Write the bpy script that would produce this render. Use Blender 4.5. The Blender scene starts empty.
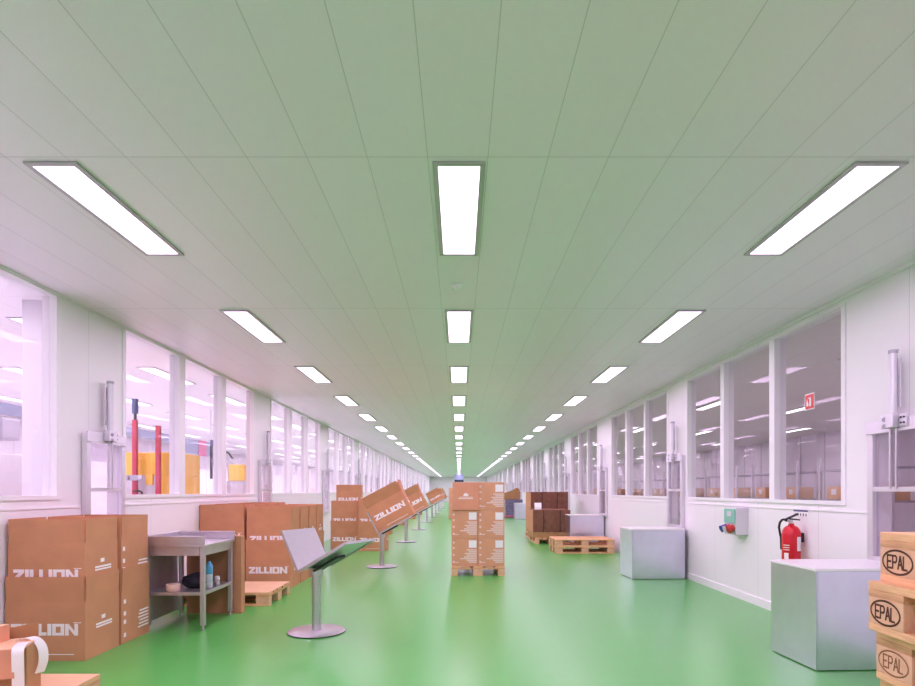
import bpy, bmesh, math, random
from mathutils import Vector, Matrix, Euler
random.seed(7)
R = math.radians
scene = bpy.context.scene
COL = scene.collection

# ------------------------------------------------------------------ materials
def mat(name, col, rough=0.5, metal=0.0, spec=0.5, noise=0.0, nscale=8.0, bump=0.0, stretch=None):
    m = bpy.data.materials.new(name); m.use_nodes = True
    nt = m.node_tree; b = nt.nodes['Principled BSDF']
    b.inputs['Base Color'].default_value = (*col, 1)
    b.inputs['Roughness'].default_value = rough
    b.inputs['Metallic'].default_value = metal
    b.inputs['Specular IOR Level'].default_value = spec
    if noise or bump:
        tc = nt.nodes.new('ShaderNodeTexCoord'); mp = nt.nodes.new('ShaderNodeMapping')
        nt.links.new(tc.outputs['Object'], mp.inputs['Vector'])
        if stretch: mp.inputs['Scale'].default_value = stretch
        n = nt.nodes.new('ShaderNodeTexNoise'); n.inputs['Scale'].default_value = nscale
        n.inputs['Detail'].default_value = 4
        nt.links.new(mp.outputs['Vector'], n.inputs['Vector'])
        if noise:
            r = nt.nodes.new('ShaderNodeValToRGB')
            r.color_ramp.elements[0].position = 0.3; r.color_ramp.elements[1].position = 0.7
            r.color_ramp.elements[0].color = (*[c*(1-noise) for c in col], 1)
            r.color_ramp.elements[1].color = (*[min(1, c*(1+noise)) for c in col], 1)
            nt.links.new(n.outputs['Fac'], r.inputs['Fac'])
            nt.links.new(r.outputs['Color'], b.inputs['Base Color'])
        if bump:
            bp = nt.nodes.new('ShaderNodeBump'); bp.inputs['Strength'].default_value = bump
            bp.inputs['Distance'].default_value = 0.01
            nt.links.new(n.outputs['Fac'], bp.inputs['Height']); nt.links.new(bp.outputs['Normal'], b.inputs['Normal'])
    return m

def emit(name, col, s):
    m = bpy.data.materials.new(name); m.use_nodes = True
    nt = m.node_tree; nt.nodes.remove(nt.nodes['Principled BSDF'])
    e = nt.nodes.new('ShaderNodeEmission'); e.inputs[0].default_value = (*col, 1); e.inputs[1].default_value = s
    nt.links.new(e.outputs[0], nt.nodes['Material Output'].inputs[0])
    return m

def glass(name, tint, ior=1.45, rough=0.02):
    m = bpy.data.materials.new(name); m.use_nodes = True
    nt = m.node_tree; nt.nodes.remove(nt.nodes['Principled BSDF'])
    t = nt.nodes.new('ShaderNodeBsdfTransparent'); t.inputs[0].default_value = (*tint, 1)
    g = nt.nodes.new('ShaderNodeBsdfGlossy'); g.inputs['Roughness'].default_value = rough
    f = nt.nodes.new('ShaderNodeLayerWeight'); pw = nt.nodes.new('ShaderNodeMath'); pw.operation = 'POWER'; pw.inputs[1].default_value = 5
    ma = nt.nodes.new('ShaderNodeMath'); ma.operation = 'MULTIPLY_ADD'; ma.inputs[1].default_value = .93; ma.inputs[2].default_value = .035
    f.inputs[0].default_value = .5
    nt.links.new(f.outputs['Facing'], pw.inputs[0]); nt.links.new(pw.outputs[0], ma.inputs[0])
    mx = nt.nodes.new('ShaderNodeMixShader')
    nt.links.new(ma.outputs[0], mx.inputs[0]); nt.links.new(t.outputs[0], mx.inputs[1]); nt.links.new(g.outputs[0], mx.inputs[2])
    nt.links.new(mx.outputs[0], nt.nodes['Material Output'].inputs[0])
    return m

def seam_mat(name, col, seams, rough=0.4, dark=0.6, spec=0.5, panelvar=0.0):
    """seams: list of (axis, offset, period, width); thin darker joint lines between panels (object coordinates)"""
    m = mat(name, col, rough, 0, spec); nt = m.node_tree; b = nt.nodes['Principled BSDF']
    tc = nt.nodes.new('ShaderNodeTexCoord'); sp = nt.nodes.new('ShaderNodeSeparateXYZ')
    nt.links.new(tc.outputs['Object'], sp.inputs[0])
    acc = None; cells = []
    def mth(op, a, bv):
        n = nt.nodes.new('ShaderNodeMath'); n.operation = op
        for i, v in enumerate((a, bv)):
            if v is None: continue
            if isinstance(v, (int, float)): n.inputs[i].default_value = v
            else: nt.links.new(v, n.inputs[i])
        return n.outputs[0]
    for ax, off, per, w in seams:
        s = mth('DIVIDE', mth('SUBTRACT', sp.outputs['XYZ'.index(ax)], off), per)
        cells.append(mth('FLOOR', s, None))
        fr = mth('FRACT', mth('ADD', s, 1000.0 + w/per/2), None)
        ln = mth('LESS_THAN', fr, w/per)
        acc = ln if acc is None else mth('MAXIMUM', acc, ln)
    mix = nt.nodes.new('ShaderNodeMix'); mix.data_type = 'RGBA'
    nt.links.new(acc, mix.inputs[0])
    mix.inputs[6].default_value = (*col, 1); mix.inputs[7].default_value = (*[c*dark for c in col], 1)
    if panelvar and len(cells) > 1:
        wn = nt.nodes.new('ShaderNodeTexWhiteNoise'); cb = nt.nodes.new('ShaderNodeCombineXYZ')
        for i, c in enumerate(cells[:2]): nt.links.new(c, cb.inputs[i])
        nt.links.new(cb.outputs[0], wn.inputs['Vector'])
        mr = nt.nodes.new('ShaderNodeMapRange'); mr.inputs[3].default_value = 1-panelvar; mr.inputs[4].default_value = 1.0
        nt.links.new(wn.outputs['Value'], mr.inputs[0])
        vm = nt.nodes.new('ShaderNodeVectorMath'); vm.operation = 'SCALE'; vm.inputs[0].default_value = col
        nt.links.new(mr.outputs[0], vm.inputs['Scale']); nt.links.new(vm.outputs[0], mix.inputs[6])
    nt.links.new(mix.outputs[2], b.inputs['Base Color'])
    return m

H_EYE = 1.273; HC = 1.68; H = H_EYE + HC; SC = HC/1.66
XL, XR = -3.42, 3.32
D_END = 70.0; D_BACK = -3.2
PER_L = 2.434*SC; L0 = 2.968*SC

M = {}
M['ceiling'] = seam_mat('ceiling_panels', (.97, .86, .98), [('X', .144*SC, .3*SC, .004), ('Y', 2.932*SC, PER_L, .006)], .38, .70, .4, .03)  # white panels; pink put into the colour to offset green floor bounce
M['wall'] = seam_mat('wall_panels', (.88, .85, .88), [('Y', 5.45, 1.1, .005)], .35, .72)
M['trim'] = mat('white_trim', (.90, .87, .90), .35)
M['sidefloor'] = mat('pale_epoxy', (.90, .84, .90), .35)
M['frame'] = mat('white_window_frame', (.90, .87, .91), .3)
M['sidewall'] = seam_mat('side_room_panels', (.85, .80, .85), [('Y', .3, 1.2, .02)], .5, .75)
M['sideceil_l'] = seam_mat('bright_room_ceiling', (.88, .86, .88), [('X', 0, .6, .006), ('Y', 0, 1.2, .006)], .5, .8)
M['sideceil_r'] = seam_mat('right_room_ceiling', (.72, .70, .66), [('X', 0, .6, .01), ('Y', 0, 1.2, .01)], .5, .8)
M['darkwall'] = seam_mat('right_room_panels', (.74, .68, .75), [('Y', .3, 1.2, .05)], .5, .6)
fl = mat('green_epoxy', (.088, .405, .078), .28, 0, .75); M['floor'] = fl
LAMP = (1.06, .76, 1.13)
M['lamp'] = emit('lamp_diffuser', LAMP, 9.0)
M['lamp_left'] = emit('left_room_lamp', (1.0, .87, 1.04), 8.5)
M['lamp_right'] = emit('right_room_lamp', (1.0, .89, .99), 6.0)
M['lampframe'] = mat('lamp_frame', (.50, .48, .50), .4, .3)
M['glass'] = glass('window_glass', (.96, .95, .965))
M['acrylic'] = glass('hatch_acrylic', (.89, .86, .90))
M['carton'] = mat('kraft_carton', (.59, .275, .145), .75, 0, .25, .07, 5)
M['carton_pile'] = mat('pale_carton', (.69, .34, .20), .72, 0, .3, .05, 5)
M['carton_in'] = mat('kraft_inside', (.47, .24, .13), .8, 0, .2, .06, 6)
M['carton_warm'] = mat('orange_carton', (.70, .31, .19), .7, 0, .3, .05, 5)
M['carton_olive'] = mat('brown_carton', (.45, .23, .11), .8, 0, .2, .08, 5)
M['white_print'] = mat('white_print', (.93, .85, .85), .6)
M['soft_print'] = mat('soft_print', (.82, .62, .56), .6)
M['paper'] = mat('white_paper', (.90, .86, .88), .6)
M['steel'] = mat('brushed_steel', (.64, .60, .65), .36, 1.0, .5, .05, 14, 0, (1, 1, 12))
M['cabinet'] = mat('galvanised_sheet', (.74, .73, .88), .28, 1.0, .5, .03, 6)
M['cabtop'] = mat('cabinet_top', (.90, .86, .90), .3)
M['bench'] = mat('bench_steel', (.62, .57, .62), .38, .9, .5, .06, 10)
M['alu'] = mat('aluminium', (.74, .71, .77), .35, .6)
M['black'] = mat('black_plastic', (.03, .03, .035), .45)
M['darkfab'] = mat('black_cloth', (.03, .03, .04), .85, 0, .2, .2, 30)
M['wood'] = mat('pallet_pine', (.80, .47, .25), .7, 0, .3, .14, 7, .15, (1.5, 14, 14))
M['wood2'] = mat('pallet_pine_dark', (.66, .36, .19), .75, 0, .3, .18, 7, .15, (1.5, 14, 14))
M['endgrain'] = mat('pallet_block', (.74, .45, .28), .75, 0, .3, .12, 18, .1)
M['ply'] = mat('light_board', (.80, .50, .30), .6, 0, .3, .05, 4)
M['burnt'] = mat('burnt_brand', (.10, .035, .02), .8)
M['faint'] = mat('faint_brand', (.30, .13, .06), .8)
M['red'] = mat('fire_red', (.70, .012, .03), .3)
M['signred'] = mat('sign_red', (.62, .03, .03), .4)
M['rubber'] = mat('rubber', (.02, .02, .02), .6)
M['yellow'] = mat('machine_yellow', (.95, .55, .06), .45)
M['postred'] = mat('post_red', (.55, .05, .10), .45)
M['blue'] = mat('dark_blue', (.10, .11, .25), .45)
M['bluegrey'] = mat('blue_grey', (.30, .32, .46), .5)
M['pink'] = mat('pink_panel', (.62, .16, .30), .5)
M['green'] = mat('panel_green', (.22, .55, .42), .3)
M['grey'] = mat('light_grey_plastic', (.66, .63, .68), .45)
M['socketblue'] = mat('socket_blue', (.04, .06, .35), .4)
M['socketred'] = mat('socket_red', (.50, .03, .03), .4)
M['tape'] = mat('beige_tape', (.78, .52, .42), .5)
M['bottleblue'] = mat('bottle_blue', (.10, .40, .75), .3)
M['bottle'] = mat('clear_bottle', (.62, .68, .76), .15)
M['corr'] = mat('corrugated_edges', (.28, .13, .085), .85, 0, .15, .16, 12)
M['corr2'] = mat('corrugated_light', (.46, .26, .12), .85, 0, .15, .1, 12)
M['wrap'] = mat('purple_wrap', (.22, .18, .30), .35, 0, .5, .15, 9)
M['signblue'] = mat('sign_blue', (.42, .45, .72), .4)
M['navy'] = mat('sign_navy', (.02, .02, .06), .4)
M['robot'] = mat('robot_grey', (.45, .42, .50), .4)

# ------------------------------------------------------------------ mesh building
def smooth(p, n):
    if n < 2 or len(p) < 3: return p
    out = []
    for i in range(len(p)-1):
        a, b_, c, d = p[max(i-1,0)], p[i], p[i+1], p[min(i+2,len(p)-1)]
        for k in range(n):
            t = k/n
            out.append(.5*((2*b_) + (c-a)*t + (2*a-5*b_+4*c-d)*t*t + (3*b_-a-3*c+d)*t**3))
    return out + [p[-1]]
class MB:
    def __init__(s): s.bm = bmesh.new(); s.mats = []
    def mi(s, m):
        if m not in s.mats: s.mats.append(m)
        return s.mats.index(m)
    def face(s, pts, m, smooth=False):
        f = s.bm.faces.new([s.bm.verts.new(p) for p in pts]); f.material_index = s.mi(m); f.smooth = smooth
        return f
    def hexa(s, c, m, bev=0):
        vs = [s.bm.verts.new(p) for p in c]; i = s.mi(m); fs = []
        for q in ((0,3,2,1),(4,5,6,7),(0,1,5,4),(1,2,6,5),(2,3,7,6),(3,0,4,7)):
            f = s.bm.faces.new([vs[k] for k in q]); f.material_index = i; fs.append(f)
        if bev:
            ed = list({e for f in fs for e in f.edges})
            bmesh.ops.bevel(s.bm, geom=ed, offset=bev, segments=2, profile=.6, affect='EDGES', material=i)
        return s
    def box(s, x0, x1, y0, y1, z0, z1, m, bev=0):
        return s.hexa([(x0,y0,z0),(x1,y0,z0),(x1,y1,z0),(x0,y1,z0),(x0,y0,z1),(x1,y0,z1),(x1,y1,z1),(x0,y1,z1)], m, bev)
    def obox(s, mtx, sx, sy, sz, m, bev=0):
        c = [(-.5,-.5,-.5),(.5,-.5,-.5),(.5,.5,-.5),(-.5,.5,-.5),(-.5,-.5,.5),(.5,-.5,.5),(.5,.5,.5),(-.5,.5,.5)]
        return s.hexa([mtx @ Vector((a*sx, b_*sy, d*sz)) for a, b_, d in c], m, bev)
    def cyl(s, p0, p1, r, m, n=20, r1=None, caps=True):
        p0 = Vector(p0); p1 = Vector(p1); r1 = r if r1 is None else r1
        z = (p1-p0).normalized(); x = z.orthogonal().normalized(); y = z.cross(x)
        i = s.mi(m)
        ring = lambda p, rr: [s.bm.verts.new(p + (x*math.cos(2*math.pi*k/n) + y*math.sin(2*math.pi*k/n))*rr) for k in range(n)]
        a = ring(p0, r); c = ring(p1, r1)
        for k in range(n):
            f = s.bm.faces.new((a[k], a[(k+1)%n], c[(k+1)%n], c[k])); f.material_index = i; f.smooth = True
        if caps:
            f = s.bm.faces.new(list(reversed(ring(p0, r)))); f.material_index = i
            f = s.bm.faces.new(ring(p1, r1)); f.material_index = i
        return s
    def lathe(s, prof, m, n=24, loc=(0,0,0)):
        i = s.mi(m); L = Vector(loc); prev = None
        for r, z in prof:
            cur = [s.bm.verts.new(L + Vector((max(r,1e-4)*math.cos(2*math.pi*k/n), max(r,1e-4)*math.sin(2*math.pi*k/n), z))) for k in range(n)]
            if prev:
                for k in range(n):
                    f = s.bm.faces.new((prev[k], prev[(k+1)%n], cur[(k+1)%n], cur[k])); f.material_index = i; f.smooth = True
            prev = cur
        return s
    def tube(s, pts, r, m, n=10):
        pts = [Vector(p) for p in pts]; i = s.mi(m); prev = None
        for j, p in enumerate(pts):
            t = (pts[min(j+1, len(pts)-1)] - pts[max(j-1, 0)]).normalized()
            x = t.cross(Vector((.13,.99,.05))).normalized(); y = t.cross(x)
            cur = [s.bm.verts.new(p + (x*math.cos(2*math.pi*k/n)+y*math.sin(2*math.pi*k/n))*r) for k in range(n)]
            if prev:
                for k in range(n):
                    f = s.bm.faces.new((prev[k], prev[(k+1)%n], cur[(k+1)%n], cur[k])); f.material_index = i; f.smooth = True
            else:
                f = s.bm.faces.new(list(reversed(cur))); f.material_index = i
            prev = cur
        f = s.bm.faces.new(prev); f.material_index = i
        return s
    def ribbon(s, pts, width, thick, m, axis=(1,0,0), sm=5):
        A = Vector(axis).normalized()*width/2; pts = smooth([Vector(p) for p in pts], sm); i = s.mi(m); prev = None
        for j, p in enumerate(pts):
            t = (pts[min(j+1, len(pts)-1)] - pts[max(j-1, 0)]).normalized(); nn = t.cross(A).normalized()*thick/2
            cur = [s.bm.verts.new(v) for v in (p-A-nn, p+A-nn, p+A+nn, p-A+nn)]
            if prev:
                for k in range(4):
                    f = s.bm.faces.new((prev[k], prev[(k+1)%4], cur[(k+1)%4], cur[k])); f.material_index = i
            else:
                f = s.bm.faces.new(list(reversed(cur))); f.material_index = i
            prev = cur
        f = s.bm.faces.new(prev); f.material_index = i
        return s
    def build(s, name, parent=None, loc=(0,0,0), rot=(0,0,0)):
        bmesh.ops.recalc_face_normals(s.bm, faces=s.bm.faces[:])
        me = bpy.data.meshes.new(name); s.bm.to_mesh(me); s.bm.free()
        for m in s.mats: me.materials.append(M[m])
        o = bpy.data.objects.new(name, me); COL.objects.link(o)
        o.location = loc; o.rotation_euler = rot
        if parent: o.parent = parent
        return o

def thing(name, label, cat, loc=(0,0,0), rot=(0,0,0), group=None):
    o = bpy.data.objects.new(name, None); COL.objects.link(o); o.empty_display_size = .1
    o.location = loc; o.rotation_euler = rot
    return tag(o, label, cat, group)
def tag(o, label, cat, group=None):
    o['label'] = label; o['category'] = cat
    if group: o['group'] = group
    return o
def struct(o): o['kind'] = 'structure'; return o
KIDS = {}
def kids(o):
    return [c for c in COL.objects if c.parent == o]
def dup(root, label, loc, rot=(0,0,0), group=None):
    if root.name not in KIDS: KIDS[root.name] = [(c, kids(c)) for c in kids(root)]
    r = root.copy(); COL.objects.link(r); r.location = loc; r.rotation_euler = rot
    if label: r['label'] = label
    if group: r['group'] = group
    for ch, gs in KIDS[root.name]:
        c = ch.copy(); COL.objects.link(c); c.parent = r
        for g in gs:
            d = g.copy(); COL.objects.link(d); d.parent = c
    return r
ORD = ['first','second','third','fourth','fifth','sixth','seventh','eighth','ninth','tenth','eleventh','twelfth','thirteenth','fourteenth','fifteenth',
       'sixteenth','seventeenth','eighteenth','nineteenth','twentieth','twenty-first','twenty-second','twenty-third','twenty-fourth','twenty-fifth','twenty-sixth',
       'twenty-seventh','twenty-eighth','twenty-ninth','thirtieth','thirty-first','thirty-second']

# lettering -------------------------------------------------------
def strokes2d(ch):
    return {'E':[((0,0),(0,1)),((0,1),(.62,1)),((0,.52),(.52,.52)),((0,0),(.62,0))],
            'P':[((0,0),(0,1)),((0,1),(.45,1)),((.45,1),(.6,.88)),((.6,.88),(.6,.62)),((.6,.62),(.45,.48)),((.45,.48),(0,.48))],
            'A':[((0,0),(.33,1)),((.33,1),(.66,0)),((.13,.34),(.53,.34))],
            'L':[((0,1),(0,0)),((0,0),(.55,0))],
            'S':[((.55,1),(.1,1)),((.1,1),(0,.75)),((0,.75),(.55,.3)),((.55,.3),(.45,0)),((.45,0),(0,0))],
            'T':[((0,1),(.6,1)),((.3,1),(.3,0))]}[ch]
def stroke(mb, a, b_, t, to3, m):
    a = Vector(a); b_ = Vector(b_); d = (b_-a).normalized(); n_ = Vector((-d.y, d.x))*t/2; e = d*t*.35
    mb.face([to3(*(a-e-n_)), to3(*(b_+e-n_)), to3(*(b_+e+n_)), to3(*(a-e+n_))], m)
BLOCK = {'Z': (.86, [[(0,.72),(.86,.72),(.86,1),(0,1)], [(0,0),(.86,0),(.86,.28),(0,.28)], [(0,.26),(.40,.26),(.86,.74),(.46,.74)]]),
         'I': (.30, [[(0,0),(.30,0),(.30,1),(0,1)]]),
         'L': (.68, [[(0,0),(.30,0),(.30,1),(0,1)], [(.29,0),(.68,0),(.68,.28),(.29,.28)]]),
         'O': (.92, [[(0,.0),(.28,.0),(.28,1),(0,1)], [(.64,0),(.92,0),(.92,1),(.64,1)], [(.27,.76),(.65,.76),(.65,1),(.27,1)], [(.27,0),(.65,0),(.65,.24),(.27,.24)]]),
         'N': (.98, [[(0,0),(.28,0),(.28,1),(0,1)], [(.70,0),(.98,0),(.98,1),(.70,1)], [(.27,1),(.27,.62),(.71,0),(.71,.38)]])}
def block_text(mb, txt, width, height, to3, m):
    tot = sum(BLOCK[c][0] for c in txt) + .06*(len(txt)-1); x = 0
    for c in txt:
        w, ps = BLOCK[c]
        for p in ps: mb.face([to3((x+px)/tot*width, py*height) for px, py in p], m)
        x += w + .06

# ------------------------------------------------------------------ SETTING
mb = MB(); mb.box(XL-.05, XR+.05, D_BACK-.2, D_END+.2, -.12, 0, 'floor'); struct(mb.build('floor'))
mb = MB(); mb.box(-12.2, XL-.0501, D_BACK-.2, D_END+.2, -.12, 0, 'sidefloor'); struct(mb.build('floor_left'))
mb = MB(); mb.box(XR+.0501, 12.2, D_BACK-.2, D_END+.2, -.12, 0, 'sidefloor'); struct(mb.build('floor_right'))
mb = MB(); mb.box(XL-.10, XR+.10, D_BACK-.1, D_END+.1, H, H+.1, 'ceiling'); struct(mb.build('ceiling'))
HS = 3.0
mb = MB(); mb.box(-12.1, XL-.101, D_BACK-.1, D_END+.1, HS+.25, HS+.35, 'sideceil_l'); struct(mb.build('ceiling_left'))
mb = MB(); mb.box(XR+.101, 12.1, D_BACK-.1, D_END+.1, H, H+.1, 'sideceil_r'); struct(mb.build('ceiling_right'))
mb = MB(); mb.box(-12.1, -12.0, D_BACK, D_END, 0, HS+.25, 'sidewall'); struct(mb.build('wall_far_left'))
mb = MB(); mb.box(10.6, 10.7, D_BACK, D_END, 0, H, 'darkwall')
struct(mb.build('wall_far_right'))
mb = MB(); mb.box(-12.1, 12.1, D_BACK-.1, D_BACK, 0, HS+.25, 'wall'); struct(mb.build('wall_back'))
mb = MB(); mb.box(-12.1, 12.1, D_END, D_END+.1, 0, HS+.25, 'wall'); struct(mb.build('wall_front'))

SILL_L, SILL_R, TOP_L, TOP_R = 1.20, 1.15, H - .010, H - .065
wins_l = [(-3.0, .55), (1.10, 5.05)] + [(5.99 + 4.7*k, 9.84 + 4.7*k) for k in range(14)]
wins_l = [w for w in wins_l if w[1] < D_END]
wins_r = [(-3.0, -.6), (.55, 4.05), (5.06, 8.60), (9.35, 12.85), (14.1, 17.45), (18.5, 21.85)] + [(22.95 + 4.45*k, 26.35 + 4.45*k) for k in range(11)]
wins_r = [w for w in wins_r if w[1] < D_END]
HZ0, HZ1 = .76, 1.74           # hatch opening
def hatch_spots(wins, left):
    out = []
    for i in range(1, len(wins)-1):
        a, b_ = wins[i][1], wins[i+1][0]
        c = b_ - .34 if left else (a + b_)/2
        if not left and i == 1: c = 4.42
        out.append(c)
    return out
hat_l = hatch_spots(wins_l, True); hat_r = hatch_spots(wins_r, False)
HW = .25
def wall_side(name, x0, x1, wins, sill, hats, TOP):
    mb = MB()
    mb.box(x0, x1, D_BACK, D_END, TOP, H, 'wall')
    # lower band is split at the hatches, columns too
    cuts = sorted(hats); y = D_BACK
    for c in cuts:
        mb.box(x0, x1, y, c-HW, 0, sill, 'wall'); mb.box(x0, x1, c-HW, c+HW, 0, HZ0, 'wall'); y = c+HW
    mb.box(x0, x1, y, D_END, 0, sill, 'wall')
    edges = [D_BACK] + [v for w in wins for v in w] + [D_END]
    for i in range(0, len(edges), 2):
        a, b_ = edges[i], edges[i+1]
        if b_ - a < .01: continue
        hs = [c for c in cuts if a < c < b_]
        if hs:
            c = hs[0]
            mb.box(x0, x1, a, c-HW, sill, TOP, 'wall'); mb.box(x0, x1, c+HW, b_, sill, TOP, 'wall'); mb.box(x0, x1, c-HW, c+HW, HZ1, TOP, 'wall')
        else: mb.box(x0, x1, a, b_, sill, TOP, 'wall')
    return struct(mb.build(name))
wall_side('wall_left', XL-.10, XL, wins_l, SILL_L, hat_l, TOP_L)
wall_side('wall_right', XR, XR+.10, wins_r, SILL_R, hat_r, TOP_R)
WN = 0
def window(x0, x1, a, b_, sill, TOP, mul=.075, n=3):
    global WN; WN += 1
    mb = MB(); m = 'frame'; t = .05
    e = .012
    mb.box(x0-e, x1+e, a, a+t, sill, TOP, m); mb.box(x0-e, x1+e, b_-t, b_, sill, TOP, m)
    mb.box(x0-e, x1+e, a+t, b_-t, sill, sill+.035, m); mb.box(x0-e, x1+e, a+t, b_-t, TOP-.02, TOP, m)
    w = (b_-a)/n
    for k in range(1, n): mb.box(x0-e, x1+e, a+k*w-mul, a+k*w+mul, sill+.035, TOP-.02, m)
    f = struct(mb.build(f'window_{WN}'))
    xm = (x0+x1)/2
    for k in range(n):
        g = MB()
        lo = a+t if k == 0 else a+k*w+mul; hi = b_-t if k == n-1 else a+(k+1)*w-mul
        g.box(xm-.003, xm+.003, lo, hi, sill+.035, TOP-.02, 'glass')
        g.build('pane', f)
for a, b_ in wins_l: window(XL-.10, XL, a, b_, SILL_L, TOP_L)
for a, b_ in wins_r: window(XR, XR+.10, a, b_, SILL_R, TOP_R, .05)
# sill ledges, cornices and baseboards
TN = 0
def trim(x0, x1, y0, y1, z0, z1, m='trim'):
    global TN; TN += 1
    mb = MB(); mb.box(x0, x1, y0, y1, z0, z1, m); return struct(mb.build(f'trim_{TN}'))
def split_trim(xa, xb, z0, z1, hats):
    y = D_BACK
    for c in sorted(hats) + [None]:
        e = D_END if c is None else c-.33
        trim(xa, xb, y, e, z0, z1)
        if c is not None: y = c+.33
split_trim(XL, XL+.008, SILL_L-.075, SILL_L-.06, hat_l); split_trim(XR-.008, XR, SILL_R-.06, SILL_R-.048, hat_r)
trim(XL, XL+.02, D_BACK, D_END, H-.012, H); trim(XR-.02, XR, D_BACK, D_END, H-.03, H)
mb = MB(); mb.box(XL, XL+.012, D_BACK, D_END, 0, .09, 'trim'); struct(mb.build('baseboard_left'))
mb = MB(); mb.box(XR-.012, XR, D_BACK, D_END, 0, .09, 'trim'); struct(mb.build('baseboard_right'))
# end wall: tall glazed strips either side
for x0, x1 in ((-3.1, -2.2), (2.2, 3.2)):
    WN += 1; mb = MB(); y = D_END
    mb.box(x0, x0+.06, y-.03, y, .1, 2.8, 'frame'); mb.box(x1-.06, x1, y-.03, y, .1, 2.8, 'frame'); mb.box(x0+.06, x1-.06, y-.03, y, 2.74, 2.8, 'frame'); mb.box(x0+.06, x1-.06, y-.03, y, .1, .16, 'frame')
    f = struct(mb.build(f'window_{WN}')); g = MB(); g.box(x0+.06, x1-.06, y-.012, y-.006, .16, 2.74, 'paper'); g.build('pane', f)

# ------------------------------------------------------------------ ceiling lights
def lamp_meshes(L, W, m):
    f = MB(); t = .028
    f.box(-W/2, W/2, 0, t, -.012, 0, 'lampframe'); f.box(-W/2, W/2, L-t, L, -.012, 0, 'lampframe')
    f.box(-W/2, -W/2+t, t, L-t, -.012, 0, 'lampframe'); f.box(W/2-t, W/2, t, L-t, -.012, 0, 'lampframe')
    d = MB(); a0, a1, z0, z1 = -W/2+t, W/2-t, -.007, -.001
    d.box(a0, a1, t, L-t, z0+.0001, z1, 'trim'); d.face([(a0,t,z0),(a0,L-t,z0),(a1,L-t,z0),(a1,t,z0)], m)
    return f, d
def lamp_proto(label, L, W, m, loc, group):
    t = thing('ceiling_light', label, 'ceiling light', loc, group=group)
    f, d = lamp_meshes(L, W, m); f.build('frame', t); d.build('diffuser', t)
    return t
rows = (('left row', -2.06*SC), ('middle row', 0.0), ('right row', 2.13*SC))
ks = range(-2, 27); proto = None
for rn, x in rows:
    for k in ks:
        if k >= 0: lab = f'white recessed corridor ceiling light, {ORD[k]} in view from the camera in the {rn}'
        else: lab = f'white recessed corridor ceiling light of the {rn}, {"just" if k == -1 else "well"} outside the top of the photo'
        loc = (x, L0 + PER_L*k, H)
        if proto is None: proto = lamp_proto(lab, 1.18, .272, 'lamp', loc, 'corridor ceiling lights')
        else: dup(proto, lab, loc, group='corridor ceiling lights')
pl = None
for x in (-5.0, -7.2, -9.6):
    for k in range(-1, 25):
        loc = (x, 1.3 + 2.7*k, HS+.25); lab = 'long ceiling light of the bright room behind the left windows'
        if pl is None: pl = lamp_proto(lab, 1.5, .3, 'lamp_left', loc, 'ceiling lights of the left room')
        else: dup(pl, lab, loc)
pr = None
for x in (4.95, 7.0, 9.3):
    for k in range(-1, 16):
        loc = (x, 1.6 + PER_L*1.9*k + (.8 if x == 7.0 else 0), H); lab = 'slim ceiling light of the grey room behind the right windows'
        if pr is None: pr = lamp_proto(lab, 1.25, .24, 'lamp_right', loc, 'ceiling lights of the right room')
        else: dup(pr, lab, loc)

# smoke detector
t = thing('smoke_detector', 'small round white smoke detector on the ceiling between the first two middle lights', 'smoke detector', (-.01, 4.82, H))
mb = MB(); mb.lathe([(0,-.012),(.055,-.012),(.055,0),(0,0)], 'trim'); mb.build('base', t)
mb = MB(); mb.lathe([(0,-.042),(.022,-.042),(.036,-.034),(.044,-.022),(.046,-.012)], 'trim'); mb.build('sensor_head', t)
# hanging sign far down the corridor
t = thing('hanging_sign', 'pale blue sign with a dark lower strip hanging at the far end of the corridor', 'sign', (0, 58, H))
mb = MB(); mb.box(-.44, .44, -.03, .03, -.58, -.05, 'signblue', .01); mb.build('panel', t)
mb = MB(); mb.box(-.45, .45, -.04, .04, -.80, -.581, 'navy', .01); mb.build('dark_strip', t)
for s in (-1, 1):
    mb = MB(); mb.cyl((s*.35, 0, -.06), (s*.35, 0, 0), .012, 'alu', 8); mb.build('hanger', t)

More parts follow.
